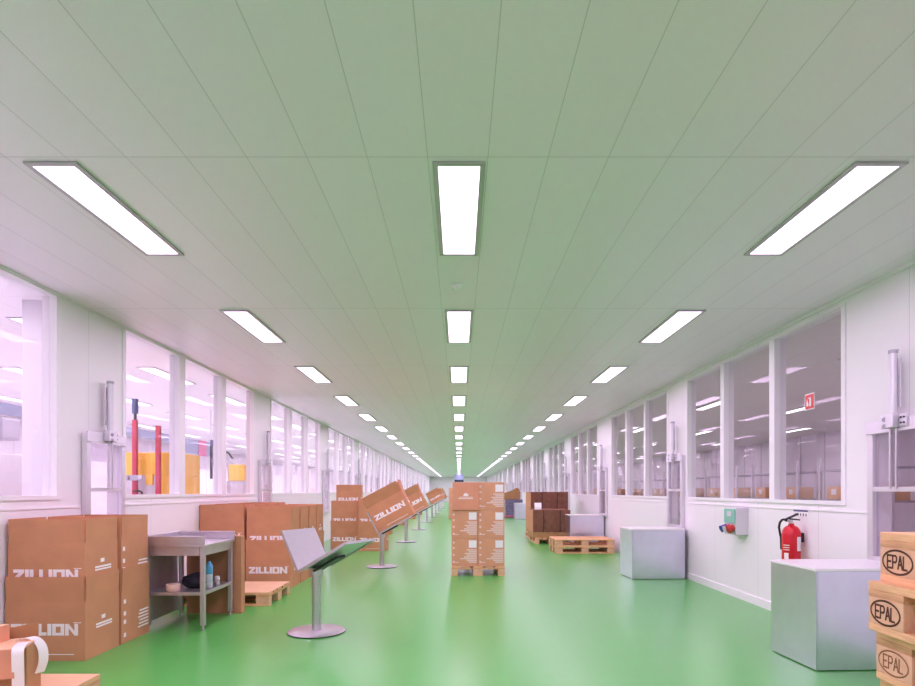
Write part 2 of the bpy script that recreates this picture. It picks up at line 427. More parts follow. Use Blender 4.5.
# ------------------------------------------------------------------ hatches with lifting cylinders
def make_hatch(label, loc, rot):
    # local: x = along the wall, y = into the room (towards the corridor is -y), z up, origin on the wall face at the floor
    t = thing('lifting_hatch', label, 'hatch', loc, rot, 'lifting hatches in the wall columns')
    mb = MB(); w = .31
    mb.box(-w, -w+.065, -.05, -.001, HZ0-.06, 1.80, 'alu', .004); mb.box(w-.065, w, -.05, -.001, HZ0-.06, 1.80, 'alu', .004)
    mb.box(-w+.065, w-.065, -.05, -.001, HZ0-.06, HZ0+.0, 'alu'); mb.box(-w, w, -.062, -.0505, 1.72, 1.82, 'alu', .004)
    mb.build('frame', t)
    mb = MB(); mb.box(-w+.067, w-.067, -.030, -.022, 1.27, 1.719, 'acrylic'); mb.build('upper_pane', t)
    mb = MB(); mb.box(-w+.067, w-.067, -.020, -.012, HZ0+.002, 1.30, 'acrylic'); p = mb.build('sliding_pane', t)
    mb = MB(); mb.box(-w+.067, w-.067, -.049, -.031, 1.268, 1.306, 'alu', .003); mb.build('cross_bar', t)
    mb = MB(); mb.cyl((.01, -.075, 1.80), (.01, -.075, 2.30), .028, 'alu', 20); mb.box(-.03, .05, -.055, -.045, 1.9, 2.26, 'alu')
    c = mb.build('cylinder', t)
    mb = MB(); mb.cyl((.01, -.075, 2.30), (.01, -.075, 2.325), .032, 'robot', 16); mb.cyl((.01, -.075, 2.315), (.06, -.075, 2.315), .008, 'robot', 8); mb.build('end_cap', c)
    mb = MB(); mb.box(-.07, .06, -.115, -.063, 1.745, 1.85, 'alu', .005); mb.box(.07, .14, -.075, -.063, 1.75, 1.84, 'alu', .003)
    for i in range(2):
        for j in range(2): mb.cyl((.09+.03*i, -.082, 1.775+.04*j), (.09+.03*i, -.074, 1.775+.04*j), .007, 'black', 8)
    mb.build('clamp_plate', t)
    mb = MB(); mb.cyl((-.045, -.10, 1.76), (-.02, -.118, 1.76), .018, 'robot', 10); mb.cyl((-.045, -.10, 1.81), (-.02, -.118, 1.81), .018, 'robot', 10); mb.build('air_fitting', t)
    for s in (-.02, .04):
        mb = MB(); mb.cyl((s, -.075, 1.29), (s, -.075, 1.75), .008, 'steel', 10); mb.build('rod', t)
    return t
hproto = None
for i, c in enumerate(hat_l):
    if i >= 12: break
    lab = f'aluminium lifting hatch with upright cylinder, {ORD[i]} from the camera along the left wall'
    if hproto is None: hproto = make_hatch(lab, (XL, c, 0), (0,0,R(90)))
    else: dup(hproto, lab, (XL, c, 0), (0,0,R(90)))
for i, c in enumerate(hat_r):
    if i >= 12: break
    dup(hproto, f'aluminium lifting hatch with upright cylinder, {ORD[i]} from the camera along the right wall', (XR, c, 0), (0,0,R(-90)))

# ------------------------------------------------------------------ pallets
def pallet_parts(t, wood=('wood','wood2'), logo=None, sheet=False, zoff=0):
    xs = (-.5275, 0, .5275)
    for i, (y, w) in enumerate(((-.3275,.145),(-.17,.10),(0,.145),(.17,.10),(.3275,.145))):
        mb = MB(); mb.box(-.6, .6, y-w/2, y+w/2, .122, .144, wood[0] if i % 2 == 0 else wood[1], .002); mb.build('deck_board', t)
    for x in xs:
        mb = MB(); mb.box(x-.0725, x+.0725, -.4, .4, .100, .122, wood[1], .002); mb.build('stringer_board', t)
        for y, w in ((-.35,.10),(0,.145),(.35,.10)):
            mb = MB(); mb.box(x-.0725, x+.0725, y-w/2, y+w/2, .022, .100, 'endgrain', .003)
            if logo and y > .3:
                # burnt oval brand on the outward long face (+y)
                to3 = lambda u, v: (x - u, .4006, .0615 + v)
                n_ = 28; rx, ry = .060, .034
                pts = [(rx*math.cos(2*math.pi*k/n_), ry*math.sin(2*math.pi*k/n_)) for k in range(n_+1)]
                for k in range(n_): stroke(mb, pts[k], pts[k+1], .0046 if logo == 'faint' else .0062, to3, logo)
                xx = -.040
                for ch in 'EPAL':
                    for a, b_ in strokes2d(ch):
                        stroke(mb, (xx+a[0]*.026, -.018+a[1]*.036), (xx+b_[0]*.026, -.018+b_[1]*.036), .0046 if logo == 'faint' else .0062, to3, logo)
                    xx += .0215
            mb.build('block', t)
    for y, w in ((-.35,.10),(0,.145),(.35,.10)):
        mb = MB(); mb.box(-.6, .6, y-w/2, y+w/2, 0, .022, wood[0], .002); mb.build('bottom_board', t)
    if sheet:
        mb = MB(); mb.box(-.6, .6, -.4, .4, .144, .152, 'ply', .001); mb.build('cover_sheet', t)
def pallet(label, loc, rz=0, group=None, **k):
    t = thing('wooden_pallet', label, 'pallet', loc, (0,0,R(rz)), group); pallet_parts(t, **k); return t

P0 = pallet('pale wooden pallet under the brown carton stack in the middle of the corridor', (.285, 8.84+.6, 0), 90)
dup(P0, 'wooden pallet under the far carton stack behind the middle pile', (-.09, 27.4, 0), (0,0,R(90)))
dup(P0, 'lower of the two empty wooden pallets stacked by the right wall', (2.565, 12.4, 0), (0,0,0), 'two empty stacked pallets')
dup(P0, 'upper of the two empty wooden pallets stacked by the right wall', (2.56, 12.405, .144), (0,0,R(.6)), 'two empty stacked pallets')
dup(P0, 'wooden pallet under the lower bundle of flat cardboard', (2.24, 14.82, 0), (0,0,R(90)))
dup(P0, 'wooden pallet under the taller bundle of flat cardboard', (2.28, 16.12, 0), (0,0,R(90)))
pallet('wooden pallet with smooth board top on the floor behind the steel bench', (-2.70, 6.92, 0), 0, sheet=True)
pallet('wooden pallet with smooth board top at the bottom left corner of the photo', (-2.60, 3.02, 0), 90, sheet=True)
# EPAL stack at the right edge
PSI = 2.0
ax = Vector((math.sin(R(PSI)), math.cos(R(PSI)), 0)); rt = Vector((math.cos(R(PSI)), -math.sin(R(PSI)), 0))
dx = [0, -.012, .008, -.01, 0, -.012, -.035, 0]
for i in range(8):
    far_left = Vector((1.249 + dx[i], 1.75, 0))
    c = far_left - ax*.6 + rt*.4
    nth = ['topmost', 'second from the top', 'third from the top', 'fourth from the top', 'fifth from the top', 'sixth from the top', 'seventh from the top', 'bottommost'][7-i]
    lg = ['faint','burnt','faint','burnt','burnt','faint','burnt','burnt'][i]
    # pallet +y must face left (-rt): rotate so local x -> -ax?, local y -> -rt
    rz = math.atan2(ax.y, ax.x)
    pallet(f'wooden pallet with oval EPAL brand in the right edge stack, {nth}', (c.x, c.y, .144*i), math.degrees(rz), 'stack of branded pallets at the right edge', logo=lg)

# ------------------------------------------------------------------ cartons
def carton(label, loc, rot=(0,0,0), w=.60, d=.44, h=.44, fl=.19, logo=True, group=None, m='carton', lean=0.0, tz=.19, side_print=True, front_scale=1.0):
    t = thing('carton', label, 'cardboard box', loc, rot, group)
    th = .006; mb = MB()
    mb.box(-w/2, w/2, -d/2, -d/2+th, 0, h, m); mb.box(-w/2, w/2, d/2-th, d/2, 0, h, m)
    mb.box(-w/2, -w/2+th, -d/2+th, d/2-th, 0, h, m); mb.box(w/2-th, w/2, -d/2+th, d/2-th, 0, h, m)
    mb.box(-w/2+th, w/2-th, -d/2+th, d/2-th, 0, th, 'carton_in'); mb.box(-w/2+th, w/2-th, -d/2+th, d/2-th, h-.012, h-.004, 'carton_in')
    if logo:
        lw, lh = .84*w, .088
        fr = lambda u, v: (-lw/2 + u - .005, -d/2-.0012, tz + v)
        block_text(mb, 'ZILLION', lw, lh, fr, 'white_print')
        mb.face([fr(lw*.93, lh*1.06), fr(lw*1.05, lh*1.06), fr(lw*1.05, lh*1.12), fr(lw*.93, lh*1.12)], 'white_print')
        mb.face([(-.24*w, -d/2-.0012, .045), (.36*w, -d/2-.0012, .045), (.36*w, -d/2-.0012, .052), (-.24*w, -d/2-.0012, .052)], 'white_print')
    if side_print:
        X = w/2+.0012
        def q(y0, y1, z0, z1): mb.face([(X, y0, z0), (X, y1, z0), (X, y1, z1), (X, y0, z1)], 'white_print')
        if side_print == 2:
            for k, z in enumerate((.05, .16, .23, .33)): q(-.19, -.155, z, z+.035)
            for k in range(6): q(.03+.012*(k % 3), .20, .08+.028*k, .094+.028*k)
        else:
            q(-.02, .03, .275, .305); q(-.09, .12, .235, .250); q(-.09, .12, .215, .228)
    body = mb.build('body', t)
    g = .008
    def flap(pts_m, sx):
        f = MB(); f.obox(pts_m, sx, th, fl, m); f.build('flap', t)
    a = R(lean)
    flap(Matrix.Translation((0, -d/2+th/2, h)) @ Matrix.Rotation(a, 4, 'X') @ Matrix.Translation((0,0,fl/2)), w-2*g)
    flap(Matrix.Translation((0, d/2-th/2, h)) @ Matrix.Rotation(-a*.6, 4, 'X') @ Matrix.Translation((0,0,fl/2)), w-2*g)
    flap(Matrix.Translation((w/2-th/2, 0, h)) @ Matrix.Rotation(R(90), 4, 'Z') @ Matrix.Rotation(a*.5, 4, 'X') @ Matrix.Translation((0,0,fl/2)), d-2*g)
    flap(Matrix.Translation((-w/2+th/2, 0, h)) @ Matrix.Rotation(R(90), 4, 'Z') @ Matrix.Rotation(-a*.5, 4, 'X') @ Matrix.Translation((0,0,fl/2)), d-2*g)
    return t
LOW = carton('open brown ZILLION carton on the floor at far left, lower front one of the pile', (-3.10, 4.42+.22, 0), lean=4, group='four cartons piled at far left')
UP = carton('open brown ZILLION carton at far left, upper front one nested in the carton below', (-3.098, 4.42+.221, .441), w=.58, d=.42, fl=.18, lean=2.5, tz=.155, group='four cartons piled at far left')
LOWS = carton('brown carton with side print on the floor beside the steel bench, lower back one', (-3.10, 4.895+.22, 0), lean=3, side_print=2, group='four cartons piled at far left', logo=False)
UPS = carton('brown carton with side print beside the steel bench, upper back one of the pile', (-3.098, 4.895+.221, .441), w=.58, d=.42, fl=.18, lean=2, side_print=2, group='four cartons piled at far left', logo=False)
# rows of nested carton stacks behind the bench
G2 = 'cartons in the double row behind the bench'
for j in range(4):
    y = 7.74 + .475*j
    w_ = ['front stack', 'second stack', 'third stack', 'rearmost stack'][j]
    for side, x in (('aisle-side', -2.50), ('wall-side', -3.115)):
        dup(LOW, f'brown carton on the floor in the {w_} of the {side} row behind the bench', (x, y+.22, 0), (0,0,0), G2)
        dup(UP, f'brown upper carton nested in the {w_} of the {side} row behind the bench', (x, y+.221, .441 + (.03 if side[0] == 'w' else 0)), (0,0,0), G2)
# stacks further down the left side
S = [(-2.47, 12.75, 'third'), (-1.86, 12.75, 'x')]
G3 = 'cartons in the stacks down the left side'
dup(LOW, 'lower carton of the three-high stack left of the first box-carrying stand', (-2.47, 12.95, 0), (0,0,0), G3)
dup(UP, 'middle carton of the three-high stack left of the first box-carrying stand', (-2.47, 12.951, .441), (0,0,0), G3)
dup(UP, 'topmost carton of the three-high stack left of the first box-carrying stand', (-2.40, 12.951, .95), (0,0,0), G3).scale = (.88, .9, .74)
dup(LOW, 'lower carton of the stack half hidden behind the first box-carrying stand', (-1.85, 12.75, 0), (0,0,0), G3)
dup(UP, 'upper carton of the stack half hidden behind the first box-carrying stand', (-1.85, 12.751, .441), (0,0,0), G3)
for j, y in enumerate((17.5, 22.3, 27.0, 31.8)):
    q = ['beyond the second box-carrying stand','beside the farther empty tray stand','left of the third box-carrying stand','left of the fourth box-carrying stand'][j]
    dup(LOW, f'small distant carton on the floor {q}', (-2.3, y, 0), (0,0,0), G3)
    dup(UP, f'small distant upper carton {q}', (-2.3, y, .441), (0,0,0), G3)
# plain tall carton right behind the bench
t = thing('carton', 'tall narrow plain brown carton standing close behind the steel bench', 'cardboard box', (-2.55, 6.19, 0))
mb = MB(); mb.box(-.285, .285, -.05, .05, 0, .80, 'carton', .003); mb.build('body', t)
mb = MB(); mb.box(-.283, .283, -.048, .048, .801, .806, 'carton', .001); mb.build('flap', t)

# ------------------------------------------------------------------ steel bench with shelf
t = thing('steel_bench', 'stainless steel work bench with upstands and lower shelf beside the left cartons', 'bench', (-2.60, 5.74, 0))
x0, x1, y0, y1, zt = -.29, .285, -.36, .36, .755
mb = MB(); mb.box(x0, x1, y0, y1, zt, zt+.025, 'steel', .003); mb.build('worktop', t)
mb = MB(); mb.box(x0, x1-.01, y0, y0+.018, zt+.026, zt+.105, 'bench', .003); mb.build('front_upstand', t)
mb = MB(); mb.box(x0, x1, y1-.02, y1, zt+.026, zt+.105, 'steel', .003); mb.build('rear_upstand', t)
mb = MB(); mb.box(x0, x0+.018, y0+.019, y1-.021, zt+.026, zt+.105, 'steel', .003); mb.build('left_upstand', t)
mb = MB()
mb.box(x0+.06, x1-.06, y0+.02, y0+.05, zt-.075, zt, 'bench'); mb.box(x0+.06, x1-.06, y1-.05, y1-.02, zt-.075, zt, 'bench')
mb.box(x1-.05, x1-.02, y0+.06, y1-.06, zt-.075, zt, 'bench'); mb.box(x0+.02, x0+.05, y0+.06, y1-.06, zt-.075, zt, 'bench')
mb.build('apron', t)
for sx in (x0+.015, x1-.055):
    for sy in (y0+.015, y1-.055):
        mb = MB(); mb.box(sx, sx+.04, sy, sy+.04, .04, zt, 'bench', .003); l = mb.build('leg', t)
        mb = MB(); mb.cyl((sx+.02, sy+.02, 0), (sx+.02, sy+.02, .012), .018, 'steel', 12); mb.cyl((sx+.02, sy+.02, .012), (sx+.02, sy+.02, .04), .010, 'steel', 10); mb.build('foot', l)
mb = MB(); mb.box(x0+.02, x1-.02, y0+.02, y1-.02, .315, .345, 'bench', .003); mb.build('shelf', t)
mb = MB(); mb.box(x0+.004, x0+.012, y0+.06, y1-.06, .06, zt-.08, 'bench'); mb.build('side_panel', t)
# things on its shelf
bx, by = -2.60, 5.74
mb = MB(); n_ = 28
mb.lathe([(.035,0),(.060,0),(.062,.004),(.062,.062),(.060,.066),(.035,.066),(.035,0)], 'tape', 28)
tag(mb.build('tape_roll', None, (bx-.055, by-.26, .345)), 'pale beige roll of tape on the bench shelf', 'tape roll')
mb = MB()
bm = mb.bm; i_ = mb.mi('darkfab')
bmesh.ops.create_icosphere(bm, subdivisions=4, radius=1.0)
for v in bm.verts:
    nz = math.sin(v.co.x*5+1)*math.cos(v.co.y*6)*.08 + math.sin(v.co.z*9+v.co.x*4)*.04
    v.co = Vector((v.co.x*.135*(1+nz), v.co.y*.13*(1+nz), max(0, (v.co.z*.5+.42)*.15*(1+nz))))
for f in bm.faces: f.smooth = True
tag(mb.build('cloth_bag', None, (bx+.075, by-.05, .345)), 'crumpled black cloth bag lying on the bench shelf', 'bag')
t = thing('water_bottle', 'clear plastic water bottle with a blue cap end on the bench shelf', 'bottle', (bx+.212, by-.10, .345))
mb = MB(); mb.lathe([(0,0),(.028,0),(.032,.006),(.032,.05),(.029,.055),(.032,.06),(.032,.13),(.030,.135)], 'bottle', 20); mb.build('body', t)
mb = MB(); mb.lathe([(.0305,.135),(.033,.14),(.033,.205),(.028,.225),(.016,.24),(.015,.255),(0,.256)], 'bottleblue', 20); mb.build('blue_top', t)
t = thing('tape_dispenser', 'small white hand tool lying at the right end of the bench shelf', 'tool', (bx+.20, by+.12, .345), (0,0,R(25)))
mb = MB(); mb.box(-.02, .02, -.09, .09, 0, .03, 'grey', .008); mb.build('handle', t)
mb = MB(); mb.lathe([(0,0),(.025,0),(.028,.02),(.022,.045),(0,.046)], 'paper', 16, (0,.06,.03)); mb.build('head', t)

# ------------------------------------------------------------------ V tray stands
TH = R(28); VZ = .585
def make_stand(label, loc, rz):
    t = thing('tray_stand', label, 'stand', loc, (0,0,R(rz)), 'steel tray stands along the left side')
    mb = MB(); mb.lathe([(0,0),(.245,0),(.256,.004),(.256,.010)], 'black', 48); mb.build('base_rim', t)
    mb = MB(); mb.lathe([(.256,.0105),(.25,.017),(.06,.022),(0,.022)], 'steel', 48); mb.build('base_disc', t)
    mb = MB(); mb.cyl((0,0,.022), (0,0,VZ-.06), .041, 'steel', 32); mb.build('pole', t)
    xa = Vector((math.cos(TH),0,math.sin(TH))); za = Vector((-math.sin(TH),0,math.cos(TH)))
    V0 = Vector((-.02,0,VZ))
    def panel(nm, u, v, L, m='steel'):
        # u along the panel, v its outward (back) normal; a folded tray sheet with lips
        mt = Matrix(((u.x,0,v.x,0),(u.y,1,v.y,0),(u.z,0,v.z,0),(0,0,0,1))); mt.translation = V0
        f = MB(); A = .225
        f.obox(mt @ Matrix.Translation((L/2,0,.005)), L, 2*A, .01, m, .002)
        for s in (-1, 1): f.obox(mt @ Matrix.Translation((L/2, s*(A-.004), .017)), L, .008, .014, m)
        f.obox(mt @ Matrix.Translation((L-.004, 0, .017)), .008, 2*A-.018, .014, m)
        return f.build(nm, t)
    panel('long_tray_panel', xa, -za, .56); panel('short_tray_panel', za, -xa, .385)
    mb = MB(); mt = Matrix(((xa.x,0,za.x,0),(0,1,0,0),(xa.z,0,za.z,0),(0,0,0,1))); mt.translation = V0
    mb.obox(mt @ Matrix.Translation((.16,0,-.038)), .30, .12, .025, 'black', .004); mb.cyl((0,0,VZ-.075), (0,0,VZ-.005), .055, 'steel', 24)
    mb.build('tray_bracket', t)
    return t
ST = None; TILT = None; TL = []
for k in range(10):
    y = 5.33 + 4.7*k if k != 1 else 9.9
    x = -1.287 if k == 0 else (-1.295 if k == 1 else -1.32)
    lab = 'empty steel tray stand on round base beside the small floor pallet, nearest the camera' if k == 0 else f'steel tray stand carrying a tilted carton, {ORD[k-1]} box-carrying stand from the camera'
    BX = {1: 0, 2: 1, 5: 2, 6: 3, 7: 4}
    if k in BX: lab = f'steel tray stand carrying a tilted carton, {ORD[BX[k]]} box-carrying stand from the camera'
    if k in (3, 4): lab = f'{"nearer" if k == 3 else "farther"} empty tray stand between the second and third box-carrying stands'
    if k > 7: lab = f'distant empty steel tray stand, {ORD[k-8]} beyond the last tilted carton'
    rz = -25 if k == 0 else (0 if k < 3 else random.uniform(-6, 6))
    if ST is None: ST = make_stand(lab, (x, y, 0), rz)
    else: dup(ST, lab, (x, y, 0), (0,0,R(rz)))
    if k in BX:
        xa = Vector((math.cos(TH),0,math.sin(TH))); za = Vector((-math.sin(TH),0,math.cos(TH)))
        o = Vector((-.02,0,VZ)) + xa*(.3275+.004) + za*.002
        m4 = Matrix.Translation((x,y,0)) @ Matrix.Rotation(R(rz),4,'Z') @ Matrix.Translation(o) @ Matrix(((xa.x,0,za.x,0),(0,1,0,0),(xa.z,0,za.z,0),(0,0,0,1)))
        e = m4.to_euler()
        TILT = TILT or carton('x', (0,0,0), lean=15, w=.655, group='tilted cartons in the tray stands')
        (lambda *a: TL.append(a))(f'tilted ZILLION carton lying in the {ORD[BX[k]]} box-carrying tray stand from the camera', m4.to_translation(), e)
for i, (lab, lo, e) in enumerate(TL):
    if i == 0: TILT.location = lo; TILT.rotation_euler = e; TILT['label'] = lab
    else: dup(TILT, lab, lo, e)

# ------------------------------------------------------------------ carton stack on the middle pallet
def pile_box(label, loc, plain=False, group=None):
    w, d, h = .395, .59, .418
    t = thing('carton', label, 'cardboard box', loc, (0,0,0), group)
    m = 'carton_warm' if plain else 'carton_pile'
    mb = MB(); mb.box(-w/2, w/2, -d/2, d/2, 0, h, m, .004)
    Y = -d/2-.001
    def q(x0, x1, z0, z1, mm='soft_print'): mb.face([(x0,Y,z0),(x1,Y,z0),(x1,Y,z1),(x0,Y,z1)], mm)
    if plain:
        q(-.11, .11, .165, .185); q(-.09, .10, .19, .20)
        mb.face([(-.035,Y,.21),(.03,Y,.21),(.045,Y,.235),(.0,Y,.26),(-.03,Y,.24)], 'white_print')
    else:
        for k, z in enumerate((.05, .155, .255, .34)): q(-.178, -.150, z, z+.028)
        q(-.178, -.09, .05, .062)
        for k in range(8):
            q(.06 - .03*(k % 3) - (.07 if k in (2,3) else 0), .182, .05+.026*k, .068+.026*k)
    # centre tape line on the lid
    mb.box(-.03, .03, -d/2+.005, d/2-.005, h+.0002, h+.0012, 'tape')
    mb.build('body', t)
    if not plain:
        mb = MB(); mb.box(.062, .178, -d/2-.002, -d/2-.0005, .275, .385, 'paper'); mb.build('paper_label', t)
    return t
G = 'six cartons on the middle pallet'
cx, cy = .285, 8.86+.295
PB = pile_box('brown carton with white label on the middle pallet, bottom row left', (cx-.2, cy, .146), group=G)
dup(PB, 'brown carton with white label on the middle pallet, bottom row right', (cx+.2, cy, .146))
dup(PB, 'brown carton with white label on the middle pallet, middle row left', (cx-.2, cy, .566))
dup(PB, 'brown carton with white label on the middle pallet, middle row right', (cx+.2, cy, .566))
dup(PB, 'brown carton with white label on the middle pallet, top row right', (cx+.2, cy, .986))
pile_box('plain orange-brown carton with a small centred print, top row left of the middle pallet', (cx-.185, cy-.02, .986), True, G)
for k in range(3):
    dup(PB, f'brown carton of the far stack peeking out behind the middle pile, {["bottom","middle","top"][k]} one', (-.27, 27.1, .146+.42*k), group='far cartons behind the middle pile')

# ------------------------------------------------------------------ grey cabinets on the right
def make_cabinet(label, loc, rz=0):
    t = thing('steel_cabinet', label, 'cabinet', loc, (0,0,R(rz)), group='grey metal cabinets under the right hatches')
    w, d, h = .775, .55, .728
    mb = MB(); mb.box(.012, w, 0, .014, .006, h-.022, 'cabinet', .003); mb.build('front_panel', t)
    mb = MB(); mb.box(0, .0115, 0, d, .006, h-.022, 'cabinet', .003); mb.build('side_panel', t)
    mb = MB(); mb.box(w-.012, w, .0145, d, .006, h-.022, 'cabinet'); mb.box(.012, w-.012, d-.012, d, .006, h-.022, 'cabinet'); mb.build('back_panels', t)
    mb = MB(); mb.box(-.014, w, -.012, d, h-.0215, h, 'cabtop', .003); mb.build('top', t)
    mb = MB(); mb.box(.02, w-.02, .02, d-.02, 0, .006, 'rubber'); mb.build('plinth', t)
    return t
CB = make_cabinet('grey metal cabinet beside the branded pallet stack and below the fire extinguisher', (2.518, 4.16, 0), 3)
dup(CB, 'grey metal cabinet alone against the right wall between the extinguisher and stacked pallets', (2.49, 8.49, 0), (0,0,R(2)))
dup(CB, 'grey metal cabinet behind the two empty stacked pallets', (2.52, 13.4, 0))
dup(CB, 'small distant grey metal cabinet beside the purple wrapped load', (2.52, 26.6, 0))

# ------------------------------------------------------------------ cardboard bundles on pallets
def bundle(label, loc, w, d, h, band):
    t = thing('cardboard_bundle', label, 'cardboard', loc)
    mb = MB(); n_ = 60; tw = w/n_
    for i in range(n_):
        j = random.uniform(-.008, .008); hz = h + random.uniform(-.006, .006)
        mb.box(-w/2+i*tw, -w/2+(i+.86)*tw, -d/2+j, d/2+j, band, hz, 'corr')
    mb.build('sheets', t)
    mb = MB(); mb.box(-w/2-.004, w/2+.004, -d/2-.012, d/2+.012, 0, band-.002, 'corr2', .003); mb.build('bottom_tray', t)
    mb = MB(); mb.box(-w/2-.012, -w/2-.003, -d/2, d/2, band, h-.01, 'carton'); mb.build('side_sheet', t)
    for s in (-.2, .2):
        mb = MB(); mb.box(s-.008, s+.008, -d/2-.013, -d/2-.0095, band, h, 'black'); mb.build('strap', t)
    return t
bundle('lower dark brown bundle of flat cardboard on a pallet, with white paper on top', (2.245, 14.82, .144), .90, 1.1, .67, .13)
bundle('taller dark brown bundle of flat cardboard standing behind the lower bundle', (2.39, 16.12, .144), .98, 1.1, 1.10, .13)
mb = MB()
mb.ribbon([(0,-.055,.0),(0,-.055,.06),(0,-.04,.12),(0,-.03,.165)], .17, .002, 'paper')
mb.ribbon([(0,-.055,.001),(0,.06,.001)], .17, .002, 'paper')
tag(mb.build('paper_sheet', None, (1.915, 14.36, .823)), 'white paper sheet standing on the lower bundle of cardboard', 'paper')
# purple wrapped load with rolled cardboard on top
t = thing('wrapped_load', 'dark purple wrapped load standing far down the right side beside the small cabinet', 'load', (2.62, 28.5, 0))
mb = MB()
for k in range(6): mb.box(-.42+.012*(k % 2), .42-.01*(k % 3), -.5, .5, .12+.125*k, .238+.125*k, 'wrap', .012)
mb.build('wrapped_layers', t)
mb = MB(); mb.box(-.44, .44, -.52, .52, .02, .118, 'pink', .01); mb.build('bottom_tray', t)
mb = MB(); mb.box(-.40, .40, -.45, .45, 0, .019, 'rubber'); mb.build('skid', t)
t = thing('cardboard_roll', 'bulging brown cardboard heap lying on the purple wrapped load', 'cardboard', (2.52, 28.5, .872))
mb = MB(); bm = mb.bm; mb.mi('carton_olive')
pts = [(-.42,0),(.38,0),(.40,.30),(.33,.52),(.22,.56),(.05,.46),(-.2,.36),(-.42,.30)]
fr = [bm.verts.new((x,-.45,z)) for x, z in pts]; bk = [bm.verts.new((x,.45,z*.9)) for x, z in pts]
bm.faces.new(fr); bm.faces.new(list(reversed(bk)))
for k in range(len(pts)): bm.faces.new((fr[k], fr[(k+1)%len(pts)], bk[(k+1)%len(pts)], bk[k]))
bmesh.ops.bevel(bm, geom=bm.edges[:], offset=.02, segments=2, affect='EDGES')
mb.build('folded_sheet', t)

# ------------------------------------------------------------------ right wall fittings
t = thing('fire_extinguisher', 'red fire extinguisher hanging on the right wall above the near grey cabinet', 'fire extinguisher', (XR-.11, 5.70, .45))
mb = MB(); mb.lathe([(0,0),(.076,0),(.083,.012),(.083,.40),(.080,.435),(.064,.468),(.045,.485),(.028,.49),(.026,.51),(0,.511)], 'red', 32)
def wrapq(a0, a1, z0, z1, m, r=.0845, n_=8):
    for k in range(n_):
        b0 = a0+(a1-a0)*k/n_; b1 = a0+(a1-a0)*(k+1)/n_
        mb.face([(r*math.cos(R(b0)), r*math.sin(R(b0)), z0), (r*math.cos(R(b1)), r*math.sin(R(b1)), z0), (r*math.cos(R(b1)), r*math.sin(R(b1)), z1), (r*math.cos(R(b0)), r*math.sin(R(b0)), z1)], m)
for k in range(3): wrapq(180+8, 180+50, .30-.022*k, .307-.022*k, 'white_print')
wrapq(195, 225, .17, .23, 'white_print'); wrapq(190, 245, .125, .135, 'white_print'); wrapq(235, 262, .15, .165, 'white_print')
mb.build('cylinder', t)
mb = MB(); wrapq(276, 314, .25, .385, 'paper', .0855); mb.build('service_label', t)
mb = MB(); mb.cyl((0,0,.51), (0,0,.56), .018, 'steel', 14); mb.cyl((0,0,.535), (-.045,0,.535), .012, 'steel', 10); mb.build('valve', t)
mb = MB(); mt = Matrix.Translation((-.01,-.02,.575)) @ Matrix.Rotation(R(-24),4,'Y')
mb.obox(mt, .14, .022, .018, 'black', .004); mb.obox(Matrix.Translation((.02,-.02,.55)) @ Matrix.Rotation(R(6),4,'Y'), .10, .022, .014, 'black', .004); mb.build('handle', t)
mb = MB(); mb.tube([(-.045,0,.535),(-.07,0,.55),(-.088,0,.545),(-.098,.02,.52),(-.092,.05,.47),(-.07,.075,.42),(-.05,.09,.36),(-.045,.092,.25)], .011, 'rubber'); mb.build('hose', t)
mb = MB(); mb.box(.084, .109, -.03, .03, .33, .42, 'black', .003); mb.build('wall_bracket', t)
# small notice
t = thing('wall_notice', 'small white notice with a dark blue heading on the wall above the fire extinguisher', 'sign', (XR, 5.73, 1.02))
mb = MB(); mb.box(-.003, -.0005, -.12, .12, 0, .07, 'paper'); mb.box(-.0045, -.0032, -.12, .12, .052, .07, 'blue')
for k in range(5): mb.box(-.0045, -.0032, -.10+.045*k, -.085+.045*k, .012, .036, 'socketred' if k == 4 else 'black')
mb.build('plate', t)
# socket box
t = thing('socket_box', 'grey electrical socket box with green panel on the right wall below the window', 'electrical box', (XR, 6.92, .765))
mb = MB(); mb.box(-.14, -.001, -.15, .15, 0, .315, 'grey', .008); mb.build('housing', t)
mb = MB(); mb.box(-.152, -.1405, -.135, .135, .135, .300, 'green', .003); mb.box(-.156, -.1525, -.06, .05, .21, .27, 'grey'); mb.build('breaker_window', t)
for k, (y, m) in enumerate(((-.09, 'socketred'), (0, 'socketred'), (.09, 'socketblue'))):
    mb = MB(); mb.cyl((-.139, y, .085), (-.20, y, .060), .038, m, 18); mb.cyl((-.20, y, .060), (-.208, y, .057), .043, 'grey' if k == 1 else m, 18); mb.build('socket', t)
# red fire sign on the window pane
t = thing('fire_sign', 'square red fire sign with white pictogram on the nearest right window pane', 'sign', (XR+.045, 5.66, 2.13))
mb = MB(); mb.box(-.003, 0, -.095, .095, -.095, .095, 'paper'); mb.box(-.0045, -.0032, -.083, .083, -.083, .083, 'signred')
def q(y0, y1, z0, z1): mb.box(-.0058, -.0046, y0, y1, z0, z1, 'paper')
q(-.035, .0, -.055, .03); q(-.028, -.007, .03, .05); q(.0, .03, .035, .045)
mb.face([(-.006,.015,-.05),(-.006,.055,-.05),(-.006,.06,-.01),(-.006,.04,.04),(-.006,.03,.0),(-.006,.015,-.02)], 'paper')
mb.build('plate', t)

t.scale = (.82, .82, .82)
